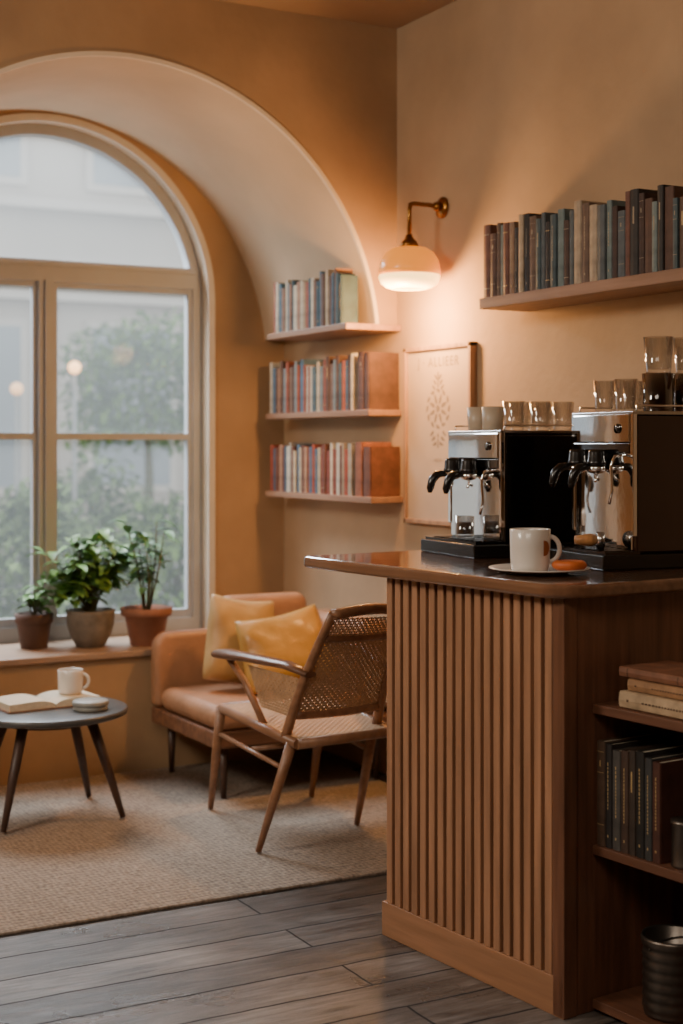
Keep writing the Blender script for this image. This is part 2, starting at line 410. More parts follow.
book((3.172, 5.502, 1.603), .04, .245, .15, '#553a2e', 'brown', 'books on the middle niche shelf', 0, label='brown hardback with plain cover at the row end')
shelf('wall_shelf', 3.165, 5.45, 6.48, 1.20, 1.227, 'lowest short wooden wall shelf with cream books')
row(3.175, 6.46, 5.62, 1.228, .195, .235, .14, 'warm', 'books on the lower niche shelf', .018, .038, place='niche wall shelf')
book((3.172, 5.575, 1.228), .06, .235, .15, '#8b553d', 'rust', 'books on the lower niche shelf', 0, label='thick rust-coloured hardback near the end of a shelf')
book((3.172, 5.503, 1.228), .06, .215, .15, '#6a4232', 'rust', 'books on the lower niche shelf', 0, label='rust-brown hardback with plain cover at the row end')
shelf('wall_shelf', 3.115, 2.9, 4.565, 1.955, 1.995, 'long thick wooden wall shelf crowded with old books')
row(3.128, 4.565, 3.0, 1.996, .215, .285, .165, 'dark', 'books on the long shelf', .022, .046, place='long wall shelf')

# ------------------------------------------------------------ sconce
def sconce():
    X, Y = 3.165, 5.14
    r = root('wall_lamp', (XR, Y, 2.43), 'brass wall lamp with glowing amber and opal glass dome shade', 'lamp')
    o = (XR, Y, 2.43)
    Mx = Matrix.Rotation(math.radians(-90), 4, 'Y')
    mb = MB().lathe([(0.0, 0), (.042, 0), (.045, .006), (.04, .014), (.018, .02), (0, .02)], 24, (XR, Y, 2.43), M=Mx)
    mb.build('wall_plate', [M_brass], r, o)
    mb = MB().tube([(XR-.015, Y, 2.43), (XR-.07, Y, 2.436), (X+.02, Y, 2.436), (X+.005, Y, 2.43), (X, Y, 2.41), (X, Y, 2.27)], .0095, 12)
    mb.lathe([(.0, .02), (.016, .015), (.018, 0), (.016, -.015), (0, -.02)], 16, (XR-.03, Y, 2.432))
    mb.build('arm', [M_brass], r, o)
    mb = MB().lathe([(0, .05), (.014, .05), (.018, .035), (.032, .022), (.042, .0), (.03, -.006), (0, -.006)], 24, (X, Y, 2.256))
    mb.build('shade_cap', [M_brass], r, o)
    P1 = [(.035, 2.258), (.070, 2.252), (.100, 2.233), (.119, 2.203), (.1275, 2.165), (.1275, 2.142), (.123, 2.142), (.119, 2.175), (.102, 2.21), (.06, 2.244), (.035, 2.25)]
    P2 = [(.123, 2.142), (.125, 2.132), (.117, 2.110), (.098, 2.094), (.07, 2.086), (.066, 2.090), (.093, 2.098), (.112, 2.112), (.118, 2.132), (.116, 2.142)]
    MB().lathe(P1, 40, (X, Y, 0)).build('shade', [M_shadeA], r, o, label='amber glass dome')
    MB().lathe(P2, 40, (X, Y, 0)).build('glass_bowl', [M_shadeW], r, o, label='glowing opal glass lower bowl')
    mb = MB().lathe([(0, 2.19), (.02, 2.185), (.03, 2.16), (.028, 2.13), (.015, 2.11), (0, 2.105)], 20, (X, Y, 0))
    mb.build('bulb', [M_shadeW], r, o)
    l = bpy.data.lights.new('lamp_glow', 'POINT'); l.energy = 50; l.color = (1, .50, .17); l.shadow_soft_size = .06
    lo = bpy.data.objects.new('lamp_glow', l); lo.location = (X-.06, Y, 1.98); COL.objects.link(lo)
sconce()

# ------------------------------------------------------------ poster
def textmesh(body, size, spacing=1.0):
    c = bpy.data.curves.new('t', 'FONT'); c.body = body; c.size = size; c.align_x = 'CENTER'; c.space_character = spacing
    t = bpy.data.objects.new('t', c); COL.objects.link(t); bpy.context.view_layer.update()
    me = bpy.data.meshes.new_from_object(t.evaluated_get(bpy.context.evaluated_depsgraph_get()))
    bpy.data.objects.remove(t); me.materials.clear()
    return me
def poster():
    y0, y1, z0, z1 = 4.89, 5.40, 1.12, 1.862
    o = (XR, (y0+y1)/2, z0)
    r = root('framed_poster', o, 'framed cream poster with old lettering and floral crest', 'poster')
    mb = MB(); w = .018; t = .035
    for a, b in (((y0, z0), (y1, z0+w)), ((y0, z1-w), (y1, z1)), ((y0, z0), (y0+w, z1)), ((y1-w, z0), (y1, z1))):
        mb.box((XR-t, a[0], a[1]), (XR-.001, b[0], b[1]))
    mb.build('frame', [M_pframe], r, o, bevel=.002)
    MB().box((XR-.022, y0+w*.5, z0+w*.5), (XR-.003, y1-w*.5, z1-w*.5)).build('print', [M_poster], r, o)
    mb = MB(); cy, cz, x = (y0+y1)/2, 1.60, XR-.0228
    K = .86
    def petal(c, L, W, ang):
        n = 12; pts = []
        L *= K; W *= K; c = (cy+(c[0]-cy)*K*1.1, cz+(c[1]-cz)*K)
        for i in range(n):
            a = 2*math.pi*i/n
            u, v = math.cos(a)*L, math.sin(a)*W*(1-.35*math.cos(a))
            pts.append((x, c[0]-(u*math.cos(ang)-v*math.sin(ang)), c[1]+u*math.sin(ang)+v*math.cos(ang)))
        mb.add(pts, [list(range(n))])
    for i in range(8):
        a = i*math.pi/4+math.pi/8; petal((cy-math.cos(a)*.05, cz+math.sin(a)*.05), .026, .010, a)
    for i in range(12):
        a = i*math.pi/6; petal((cy-math.cos(a)*.088, cz+math.sin(a)*.088), .018, .009, a+1.2)
    petal((cy, cz), .018, .018, 0)
    for k, zz in enumerate((.115, .14, .165)):
        petal((cy, cz+zz), .014, .007, math.pi/2)
        for s in (-1, 1): petal((cy+s*.035*(1-k*.25), cz+zz-.012), .018, .007, math.pi/2+s*.9)
    for k, zz in enumerate((.12, .145, .17)):
        for s in (-1, 1): petal((cy+s*(.05-.012*k), cz-zz), .02, .008, -math.pi/2-s*(.9+.2*k))
        petal((cy, cz-zz-.008), .012, .006, math.pi/2)
    mb.build('crest_print', [M_ink], r, o, fixn=False)
    def text(body, size, yy, zz):
        me = textmesh(body, size, 1.2); me.materials.append(M_ink)
        ob = bpy.data.objects.new('lettering', me); COL.objects.link(ob); ob.parent = r
        ob.rotation_euler = (math.radians(90), 0, math.radians(-90)); ob.location = Vector((XR-.0235, yy, zz))-Vector(o)
    text("J \u00b7 ALLIEER", .056, cy, 1.775)
    text("\u2013 MCM \u2013", .020, cy, 1.38)
poster()

# ------------------------------------------------------------ counter
CO = Vector((2.302, 2.991, 0)); CA = math.radians(4.9)
def C(u, v, z=0): return Vector((CO.x+u*math.cos(CA)-v*math.sin(CA), CO.y+u*math.sin(CA)+v*math.cos(CA), z))
LV = .785; LU = .93
r = root('bar_counter', C(0, 0), 'coffee bar counter with vertical reddish-brown wooden slats', 'counter', CA)
MB().box((.022, .02, .0), (LU, LV, 1.062)).build('body', [M_ctrend], r)
mb = MB(); mb.box((.016, .02, .1), (.0225, LV, 1.062), 1)
ns = 18; pitch = (LV-.05)/ns
for i in range(ns):
    v0 = .045+i*pitch; mb.box((-.004, v0, .1), (.018, v0+pitch*.66, 1.062))
mb.build('slat_panel', [M_ctr, M_dark], r, bevel=.0025)
MB().box((-.006, .0, 0), (.022, LV+.002, .1)).build('plinth', [M_plinth], r, bevel=.002)
MB().box((-.006, -.004, .0), (.04, .04, 1.062)).box((.04, 0, 0), (LU, .02, 1.062)).build('end_panel', [M_ctrend], r, bevel=.003)
def rounded(u0, v0, u1, v1, rads, n=10):
    pts = []
    cs = [(u0, v0, rads[0], math.pi), (u1, v0, rads[1], 1.5*math.pi), (u1, v1, rads[2], 0), (u0, v1, rads[3], .5*math.pi)]
    for (u, v, rr, a) in cs:
        su = 1 if u == u0 else -1; sv = 1 if v == v0 else -1
        for i in range(n+1):
            t = a+.5*math.pi*i/n
            pts.append((u+su*rr+rr*math.cos(t), v+sv*rr+rr*math.sin(t)))
    return pts
pl = rounded(-.05, -.055, LU+.03, 1.17, (.10, .02, .02, .03))
MB().prism(pl, lambda u, v: (u, v, 1.063), lambda u, v: (u, v, 1.10)).build('worktop', [M_top], loc=C(0, 0), rotz=CA, bevel=.012, seg=4,
    label='polished dark wood worktop with rounded corner on slatted counter', cat='worktop')

r = root('open_bookcase', C(.09, -.4), 'low open dark wooden bookcase joined to the counter end', 'bookcase', CA)
for k, z in enumerate((.765, .405, .012)):
    MB().box((0, -.40, z), (.36, .395, z+.024)).build('shelf', [M_casew], r, bevel=.002)
MB().box((.36, -.425, 0), (.38, .395, .80)).build('back_panel', [M_casew], r)
MB().box((0, -.425, 0), (.36, -.40, .80)).build('side_panel', [M_casew], r, bevel=.002)
v = -.008; i = 0
for th, hh, c in ((.03,.265,4),(.026,.262,0),(.03,.25,2),(.028,.255,1),(.024,.26,3),(.03,.262,5),(.026,.25,6),(.028,.245,7)):
    col, cn = PAL['low'][c]
    p = C(.10, v-th/2, .43)
    book(p, th-.001, hh, .2, col, cn, 'books in the counter bookcase', (3,4,4,4,2,4,4,4)[i], rotz=CA, label=f'{cn} hardback with gilt spine lettering in the bookcase', gold=True)
    v -= th; i += 1
zz = .790
for th, L, d, col, cn, off, st in ((.042, .27, .2, '#b39a7c', 'beige', 0, 4), (.03, .25, .19, '#9c7553', 'tan', .015, 4), (.026, .23, .18, '#7e543e', 'russet', -.022, 1)):
    ob = book((0,0,0), th, L, d, col, cn, 'books stacked on the bookcase', st, label=f'{cn} hardback lying flat in a small stack', pm=M_inkd)
    p = C(.105+abs(off), -.085-off, zz+th/2)
    u = Vector((math.cos(CA), math.sin(CA), 0)); w = Vector((math.sin(CA), -math.cos(CA), 0))
    Mt = Matrix((( u.x, 0, w.x), (u.y, 0, w.y), (0, 1, 0)))
    if Mt.determinant() < 0: Mt = Matrix(((u.x, 0, w.x), (u.y, 0, w.y), (0, -1, 0)))
    ob.matrix_world = Matrix.Translation(p) @ Mt.to_4x4()
    zz += th+.0008
mb = MB().lathe([(0, 0), (.034, 0), (.035, .004), (.033, .008), (.033, .1), (.036, .104), (.036, .112), (0, .112)], 28)
mb.build('storage_tin', [M_tin], loc=C(.14, -.275, .43), label='small dull metal tin with lid beside dark books', cat='tin')
mb = MB(); S = .84
pr = [(0, 0), (.082, 0)]
for k in range(7): pr += [(.086, .012+k*.03), (.084, .022+k*.03), (.089, .026+k*.03)]
pr += [(.093, .225), (.09, .235), (.084, .23), (.08, .02), (0, .02)]
mb.lathe([(a*S, b*S) for a, b in pr], 36)
mb.tube([(math.cos(a)*.088*S, math.sin(a)*.004, (.2+.02*abs(math.sin(a)))*S) for a in [math.pi*i/12 for i in range(13)]], .003, 6)
mb.build('metal_bucket', [M_tin], loc=C(.185, -.19, .037), label='ribbed dull metal bucket on the lowest bookcase board', cat='bucket')

# ------------------------------------------------------------ espresso machines
def machine(x0, x1, y0, y1, zt, bx, sidemat, label, gy, gz, rot):
    z0 = 1.1005; o = (x0, (y0+y1)/2, z0)
    r = root('espresso_machine', o, label, 'coffee machine', math.radians(rot))
    mb = MB().box((bx, y0-.02, z0), (x1, y1, z0+.042)); mb.build('base', [M_blackm], r, o, bevel=.004)
    mb = MB().box((bx+.012, y0-.01, z0+.042), (x0+.02, y1-.012, z0+.050))
    for k in range(9):
        yy = y0+.005+k*(y1-y0-.04)/9; mb.box((bx+.02, yy, z0+.050), (x0-.002, yy+.012, z0+.0535))
    mb.build('drip_tray', [M_gun], r, o)
    zb = z0+.042
    MB().box((x0+.012, y0, zb), (x1, y1, zt-.006)).build('body', [sidemat], r, o, bevel=.008, seg=3)
    MB().box((x0, y0-.004, zb+.05), (x0+.0135, y0+.012, zt)).build('trim_edge', [M_chrome], r, o, bevel=.002)
    MB().box((x0, y1-.012, zb+.05), (x0+.0135, y1+.004, zt)).build('trim_edge', [M_chrome], r, o, bevel=.002)
    MB().box((x0-.004, y0+.012, zt-.085), (x0+.0135, y1-.012, zt-.004)).build('control_panel', [M_face], r, o, bevel=.003)
    MB().box((x0-.002, y0+.012, zt-.115), (x0+.0130, y1-.012, zt-.0865)).build('switch_strip', [M_black], r, o, bevel=.002)
    MB().box((x0+.004, y0+.012, zb+.012), (x0+.0125, y1-.012, zt-.1165)).build('splash_panel', [M_face], r, o)
    MB().box((x0+.0, y0-.004, zt-.006), (x1, y1+.004, zt+.004)).build('cup_tray', [M_steel], r, o, bevel=.002)
    mb = MB()
    for s in (y0+.01, y1-.01): mb.tube([(x0+.02, s, zt+.004), (x0+.02, s, zt+.02), (x1-.02, s, zt+.02), (x1-.02, s, zt+.004)], .003, 6)
    mb.build('cup_rail', [M_chrome], r, o)
    gx = x0-.026
    for y in gy:
        mb = MB().lathe([(0, .022), (.020, .022), (.025, .014), (.027, -.010), (.030, -.014), (.030, -.024), (.0, -.024)], 24, (gx, y, gz))
        mb.tube([(x0+.005, y, gz+.004), (gx, y, gz+.004)], .018, 16)
        mb.build('group_head', [M_blackm], r, o)
        pf = MB().lathe([(0, -.025), (.028, -.025), (.028, -.038), (.020, -.045), (.008, -.049), (0, -.049)], 24, (gx, y, gz))
        pf.tube([(gx, y, gz-.045), (gx, y, gz-.060), (gx-.010, y-.010, gz-.07)], .0045, 8)
        p = pf.build('portafilter', [M_chrome], r, o)
        hd = MB().tube([(gx-.026, y, gz-.032), (gx-.038, y+.002, gz-.028), (gx-.055, y+.004, gz-.031), (gx-.071, y+.006, gz-.048), (gx-.078, y+.008, gz-.076), (gx-.079, y+.008, gz-.09)], [.007, .011, .014, .014, .012, .006], 12)
        hd.build('handle', [M_blackm], p, o)
    yy = y0+.045
    MB().tube([(x0+.006, yy, zt-.12), (x0-.03, yy, zt-.125), (x0-.042, yy, zt-.15), (x0-.035, yy+.004, zt-.22), (x0-.045, yy+.004, zt-.26)], .0042, 8).build('steam_wand', [M_chrome], r, o)
    Mx = Matrix.Rotation(math.radians(-90), 4, 'Y')
    MB().lathe([(0, 0), (.014, 0), (.014, .005), (0, .005)], 20, (x0-.004, y0+.07, zt-.045), M=Mx).build('gauge', [M_black], r, o)
    return r
machine(2.675, 3.08, 3.78, 4.12, 1.492, 2.57, M_black, 'espresso machine with black side panel and chrome front', (4.045, 3.935), 1.385, -5)
machine(2.755, 3.17, 3.24, 3.575, 1.542, 2.65, M_bronze, 'taller espresso machine with dark bronze side and chrome front', (3.50, 3.39), 1.415, -8)

# ------------------------------------------------------------ cups and glasses
def tumbler(rb, rt, h):
    return MB().lathe([(0, 0), (rb, 0), (rb*1.02, .004), (rt, h), (rt-.0025, h), (rb-.002, .012), (0, .012)], 28)
def mk_glass(loc, rb, rt, h, label, group='glasses on the coffee machines', m=None):
    return tumbler(rb, rt, h).build('drinking_glass', [m or M_cupglass], loc=loc, label=label, cat='glass', group=group)
z1 = 1.4965
for (x, y, kind) in ((2.76, 4.05, 'c'), (2.76, 3.965, 'c'), (2.78, 3.875, 'g'), (2.86, 3.84, 'g'), (2.94, 3.83, 'g'), (2.86, 3.95, 'g'), (2.96, 3.95, 'g')):
    if kind == 'c':
        MB().lathe([(0, 0), (.029, 0), (.033, .005), (.037, .078), (.034, .078), (.030, .01), (0, .01)], 28).build('coffee_cup', [M_cupbeige], loc=(x, y, z1), label='beige ceramic cup without handle on the machine top', cat='cup', group='cups on the coffee machine')
    else: mk_glass((x, y, z1), .030, .037, .093, 'clear tumbler standing on the black coffee machine')
z2 = 1.5465
for (x, y, h, rt) in ((2.845, 3.50, .096, .035), (2.85, 3.41, .098, .036), (2.94, 3.48, .096, .035)):
    mk_glass((x, y, z2), rt-.006, rt, h, 'clear tumbler standing on the bronze coffee machine')
for (x, y) in ((2.90, 3.325), (3.0, 3.31)):
    mk_glass((x, y, z2), .044, .048, .112, 'wide smoked glass under a second stacked glass', m=M_darkglass)
    mk_glass((x, y, z2+.1125), .036, .044, .106, 'wide clear glass stacked on another glass')
r = root('glass_jar', (2.627, 3.93, 1.1545), 'small glass jar of dark coffee on the drip tray', 'jar')
tumbler(.03, .031, .07).build('jar_body', [M_cupglass], r)
MB().lathe([(0, .013), (.027, .013), (.027, .05), (0, .05)], 24).build('coffee_fill', [M_coffee], r)
r = root('coffee_tamper', (2.70, 3.34, 1.1545), 'wood and steel tamper lying on the drip tray', 'tamper', math.radians(60))
My = Matrix.Rotation(math.radians(90), 4, 'X')
MB().lathe([(0, -.01), (.012, -.012), (.019, -.03), (.014, -.06), (.012, -.075), (0, -.075)], 20, (0, 0, .024), M=My).build('handle', [M_woodtan], r)
MB().lathe([(0, .01), (.024, .008), (.024, -.012), (.01, -.014), (0, -.014)], 24, (0, 0, .024), M=My).build('steel_base', [M_steel], r)

def mug(loc, rotz, rad, h, label, mark=False, fill=True):
    r = root('mug', loc, label, 'mug', rotz)
    MB().lathe([(0, 0), (rad*.86, 0), (rad*.93, .004), (rad*.97, .02), (rad, h*.6), (rad*1.01, h-.001), (rad*.985, h), (rad*.95, h-.003), (rad*.93, h*.4), (rad*.8, .01), (0, .01)], 40).build('body', [M_white], r)
    n = 14; pts = []
    for i in range(n+1):
        a = math.radians(90-180*i/n)
        pts.append((rad*.95+math.cos(a)*rad*.5, 0, h*.52+math.sin(a)*h*.3))
    MB().tube(pts, rad*.12, 10, a=1.3).build('handle', [M_white], r)
    if fill: MB().lathe([(0, h*.85), (rad*.94, h*.85), (rad*.94, h*.83), (0, h*.83)], 32).build('coffee', [M_coffee], r)
    if mark:
        mb = MB(); q = rad*1.015; n = 10
        for i in range(n):
            t0, t1 = i/n, (i+1)/n
            A = lambda t: math.radians(-54+t*27)
            f = lambda t: .021*math.sqrt(max(.03, 1-t*t))
            mb.add([(q*math.cos(A(t0)), q*math.sin(A(t0)), h*.56-f(t0)), (q*math.cos(A(t1)), q*math.sin(A(t1)), h*.56-f(t1)), (q*math.cos(A(t1)), q*math.sin(A(t1)), h*.56+f(t1)), (q*math.cos(A(t0)), q*math.sin(A(t0)), h*.56+f(t0))], [(0,1,2,3)])
        mb.build('printed_mark', [M_mark], r)
    return r
PX, PY = 2.43, 3.27
MB().lathe([(0, 0), (.075, 0), (.08, .003), (.125, .011), (.138, .014), (.137, .0165), (.12, .0135), (.078, .006), (0, .006)], 56).build('saucer_plate', [M_white], loc=(PX, PY, 1.1005), label='wide white plate under a mug on the worktop', cat='plate')
mug((PX-.025, PY+.008, 1.1075), math.radians(-32), .055, .114, 'white ceramic mug with brown emblem on a plate', True)
MB().lathe([(0, 0), (.034, 0), (.044, .006), (.048, .014), (.044, .022), (.036, .026), (.02, .022), (0, .021)], 36).build('orange_dish', [M_orange], loc=(PX+.042, PY-.078, 1.1125), label='small shallow orange dish resting on the white plate', cat='dish')

# ------------------------------------------------------------ coffee table
TX, TY = 1.79, 5.58
r = root('coffee_table', (TX, TY, .0125), 'low round coffee table, dark grey top on dark splayed legs', 'table')
MB().lathe([(0, .388), (.285, .388), (.303, .395), (.307, .405), (.305, .414), (.298, .417), (0, .417)], 72).build('table_top', [M_tabtop], r)
MB().lathe([(0, .36), (.17, .36), (.17, .388), (0, .388)], 40).build('apron', [M_tableg], r)
for a in (40, 140, 220, 320):
    ca, sa = math.cos(math.radians(a)), math.sin(math.radians(a))
    MB().tube([(ca*.17, sa*.17, .388), (ca*.24, sa*.24, .2), (ca*.305, sa*.305, .006)], [.021, .018, .011], 14).build('leg', [M_tableg], r)
TT = .0125+.4175
r = root('open_book', (1.80, 5.645, TT), 'thick open book with cream pages lying on the round table', 'book', math.radians(5))
mb = MB()
mb.box((-.196, -.108, 0), (.196, .108, .004)); mb.build('cover', [bookmat('#84604a')], r)
for s in (-1, 1):
    mb = MB(); n = 14; prof = []
    for i in range(n+1):
        t = i/n; prof.append((s*(.002+t*.186), .008+.028*(math.sin(math.pi*min(1, t*.96+.02)) if t < .5 else 1)**.4*(1-.3*max(0, t-.3))))
    pl = prof+[(s*.188, .0045), (s*.002, .0045)]
    mb.prism(pl, lambda x, z: (x, -.102, z), lambda x, z: (x, .102, z)); mb.build('page_block', [M_pages], r)
mug((1.905, 5.655, TT+.0355), math.radians(-28), .050, .094, 'white coffee mug standing on the open book', False, True)
r = root('round_tin', (1.92, 5.462, TT), 'round grey tin with lid on the table', 'tin')
MB().lathe([(0, 0), (.064, 0), (.066, .002), (.066, .018), (0, .018)], 40).build('body', [M_puck], r)
MB().lathe([(0, .0185), (.069, .0185), (.070, .021), (.069, .032), (.064, .036), (0, .036)], 40).build('lid', [M_puck], r)

# ------------------------------------------------------------ sofa
def sofa():
    o = Vector((2.87, 5.75, .012))
    r = root('sofa', o, 'low tan leather sofa with wooden base under the window', 'sofa')
    x0, x1, y0, y1 = 2.43, 3.30, 5.42, 6.15
    def B(a, b, name, m, bev, seg=4):
        return MB().box(a, b).build(name, [m], r, o, bevel=bev, seg=seg)
    B((x0+.005, y0+.01, .225), (x1, y1-.02, .295), 'base_frame', M_sofaw, .01)
    B((x0, y0, .296), (x1-.17, y1-.12, .395), 'seat_cushion', M_leather, .045, 8)
    mb = MB()
    rr = .07
    prof = [(x0, .296), (x0, .625-rr)] + [(x0+rr-rr*math.cos(a), .625-rr+rr*math.sin(a)) for a in [math.pi/2*i/8 for i in range(1, 9)]] + [(x1, .635), (x1, .296)]
    mb.prism(prof, lambda x, z: (x, y1-.09, z), lambda x, z: (x, y1-.01, z))
    mb.build('backrest', [M_leather], r, o, bevel=.03, seg=6)
    B((2.72, y1-.16, .41), (3.16, y1-.04, .775), 'back_cushion', M_leather, .055, 8)
    B((x1-.165, y0+.05, .30), (x1, y1-.13, .70), 'side_cushion', M_leather, .06, 8)
    for (x, y) in ((x0+.07, y0+.08), (x1-.08, y0+.08), (x0+.07, y1-.1), (x1-.08, y1-.1)):
        MB().tube([(x, y, .23), (x, y, .0125)], [.020, .011], 12).build('leg', [M_tableg], r, o)
sofa()
def pillow(name, loc, W, H, T, rx, ry, rz, m, label):
    mb = MB(); n = 28
    for side in (1, -1):
        vs = []; fs = []
        for i in range(n+1):
            for j in range(n+1):
                u, v = -1+2*i/n, -1+2*j/n
                e = (max(0, (1-u**4)*(1-v**4)))**.55
                cshr = 1-.07*(u*u*v*v)**1.5
                x = u*W/2*(1-.05*(1-v*v))*(1+.05*(-v))*cshr; z = (v*H/2*(1-.05*(1-u*u)) - .020*(1-u*u)*(v > 0)*v)*cshr
                dg = .009*math.sin(5*(u+v)+.6)*abs(u*v)**.5 + .006*math.sin(7*(u-v)+1)*(u*u)
                y = side*T/2*e*(1-.22*v) + dg*e
                vs.append((x, y, z))
        for i in range(n):
            for j in range(n):
                a = i*(n+1)+j; fs.append((a, a+1, a+n+2, a+n+1))
        mb.add(vs, fs, 0, True)
    ob = mb.build(name, [m], label=label, cat='pillow', group='pillows on the sofa')
    bm = bmesh.new(); bm.from_mesh(ob.data); bmesh.ops.remove_doubles(bm, verts=bm.verts, dist=.0005); bmesh.ops.recalc_face_normals(bm, faces=bm.faces[:]); bm.to_mesh(ob.data); bm.free()
    ob.location = loc; ob.rotation_euler = (rx, ry, rz)
    return ob
pillow('throw_pillow', (2.735, 5.84, .605), .33, .40, .13, math.radians(-15), math.radians(9), math.radians(-6), M_pilT, 'golden tan leather pillow leaning on the sofa back')
pillow('throw_pillow', (2.86, 5.655, .580), .41, .35, .13, math.radians(-24), math.radians(-10), math.radians(-10), M_pilY, 'glossy ochre pillow leaning on the tan pillow')

# ------------------------------------------------------------ chair
def chair():
    o = Vector((2.58, 5.0, .012))
    r = root('cane_armchair', o, 'wooden armchair with woven cane seat and back', 'chair')
    V = Vector
    lerp = lambda p, q, t: p*(1-t)+q*t
    FL, BL, BR, FR = V((2.37, 5.24, .43)), V((2.345, 4.545, .415)), V((2.76, 4.58, .415)), V((2.82, 5.24, .43))
    SL, SR = V((2.352, 4.65, .42)), V((2.74, 4.68, .42))
    TL, TR = V((2.398, 4.39, .88)), V((2.72, 4.43, .87))
    def leg(a, b): MB().tube([a, (a+b)/2, b], [.020, .017, .011], 12).build('leg', [M_chairw], r, o)
    leg(FL, V((2.375, 5.35, .018))); leg(V((2.352, 4.60, .415)), V((2.27, 4.70, .018)))
    leg(V((2.725, 4.68, .415)), V((2.76, 4.86, .018))); leg(FR, V((2.82, 5.34, .018)))
    mb = MB()
    def bar(p, q, rr=.015, a=1., b=1.2): mb.tube([p, q], rr, 12, a=a, b=b)
    bar(FL, BL); bar(BL, BR); bar(BR, FR); bar(FR, FL)
    mb.build('seat_frame', [M_chairw], r, o)
    mb = MB()
    d = V((0, 0, -.10))
    mb.tube([FL+d+V((0,.03,0)), SL+d+V((-.022,0,0))], .009, 10); mb.tube([FR+d+V((0,.03,0)), SR+d+V((-.0,0.03,0))], .009, 10)
    mb.tube([(FL+SL)/2+d, (FR+SR)/2+d], .009, 10)
    mb.build('stretcher', [M_chairw], r, o)
    def curve(P0, P1, bow):
        return lambda t: lerp(P0, P1, t)+V((0, -bow*math.sin(math.pi*min(1, t))*(1-.3*t), 0))
    cl, cr_ = curve(SL, TL, -.025), curve(SR, TR, -.025)
    def weave(name, a, b, c, dd, nu, nv, w=.42, bow=0., th=.0012, m=M_cane, fn=None):
        mb = MB()
        nrm = (b-a).cross(dd-a).normalized()
        def P(u, v):
            if fn: p = fn(u, v)
            else: p = (a*(1-u)+b*u)*(1-v)+(dd*(1-u)+c*u)*v
            return p + nrm*bow*(1-(2*u-1)**2)*(1-(2*v-1)**2)
        def strip(f, steps, phase):
            vs = []; fs = []
            for i in range(steps+1):
                t = i/steps; p0, p1 = f(t)
                off = nrm*th*(1 if (i+phase) % 2 else -1)
                vs += [p0+off, p1+off]
            for i in range(steps): fs.append((2*i, 2*i+1, 2*i+3, 2*i+2))
            mb.add(vs, fs)
        for i in range(nu):
            u0 = (i+.5-w)/nu; u1 = (i+.5+w)/nu
            strip(lambda t: (P(u0, t), P(u1, t)), nv, i % 2)
        for j in range(nv):
            v0 = (j+.5-w)/nv; v1 = (j+.5+w)/nv
            strip(lambda t: (P(t, v0), P(t, v1)), nu, (j+1) % 2)
        mb.build(name, [m], r, o, fixn=False)
    up = V((0, 0, .014))
    weave('woven_seat', BL+up, BR+up, FR+up, FL+up, 32, 44, .48, -.006, .0014, m=M_seatc)
    mb = MB()
    ts = [i/8 for i in range(9)]
    mb.tube([cl(t) for t in ts], [.019-.005*t for t in ts], 12)
    mb.tube([cr_(t) for t in ts], [.019-.005*t for t in ts], 12)
    def cross(t, rr, bowy=-.03, dz=0.):
        p, q = cl(t), cr_(t)
        mb.tube([lerp(p, q, s)+V((0, bowy*math.sin(math.pi*s), dz*math.sin(math.pi*s))) for s in [i/10 for i in range(11)]], rr, 10, b=1.4)
    cross(.985, .014, -.03, .02); cross(.80, .010); cross(.18, .012)
    mb.build('back_frame', [M_chairw], r, o)
    def bf(t0, t1): return lambda u, v: lerp(cl(t0+(t1-t0)*v), cr_(t0+(t1-t0)*v), .04+.92*u)+V((0, -.03*math.sin(math.pi*(.04+.92*u)), 0))
    f = bf(.19, .79); weave('cane_back', f(0,0), f(1,0), f(1,1), f(0,1), 32, 28, .39, 0, fn=f)
    f = bf(.82, .965); weave('cane_headrest', f(0,0), f(1,0), f(1,1), f(0,1), 32, 7, .30, 0, fn=f)
    for (fn, F, s) in ((cl, FL, -1), (cr_, FR, 1)):
        st = fn(.52)
        pts = [st+V((0, -.03, .0)), st+V((s*.015, .12, .015)), V((F.x+s*.03, 4.93, .668)), V((F.x+s*.04, 5.08, .662)), V((F.x+s*.035, 5.17, .652)), V((F.x+s*.015, 5.21, .64))]
        MB().tube(pts, [.018, .023, .027, .031, .028, .014], 14, a=1.3, b=.65).build('armrest', [M_armw], r, o)
        m2 = MB(); m2.tube([V((F.x+s*.02, 5.13, .645)), V((F.x+s*.012, 5.0, .57)), V((F.x, 4.86, .432))], .013, 10)
        m2.build('arm_support', [M_chairw], r, o)
        weave('cane_side', V((F.x, 4.67, .49)), V((F.x, 4.885, .49)), V((F.x+s*.012, 4.97, .635)), V((F.x+s*.01, 4.56, .64)), 24, 14, .37)
chair()

# ------------------------------------------------------------ plants
def leafset(mb, p, dirv, L, W, droop=.3, m=0):
    d = dirv.normalized(); side = d.cross(Vector((0, 0, 1)))
    if side.length < .1: side = Vector((1, 0, 0))
    side.normalize(); up = side.cross(d)
    rows = []; n = 5
    for i in range(n+1):
        t = i/n; c = p+d*L*t-Vector((0,0,1))*droop*L*t*t
        w = W*math.sin(math.pi*min(1, t*.92+.04))**.8
        rows.append((c-side*w/2+up*w*.18, c-up*0, c+side*w/2+up*w*.18))
    vs = [q for rr in rows for q in rr]; fs = []
    for i in range(n):
        a = i*3; fs += [(a, a+1, a+4, a+3), (a+1, a+2, a+5, a+4)]
    mb.add(vs, fs, m, True)
def rndir(zmin=-.2, zmax=1.):
    a = R.uniform(0, 2*math.pi); z = R.uniform(zmin, zmax); q = math.sqrt(max(0, 1-z*z))
    return Vector((q*math.cos(a), q*math.sin(a), z))
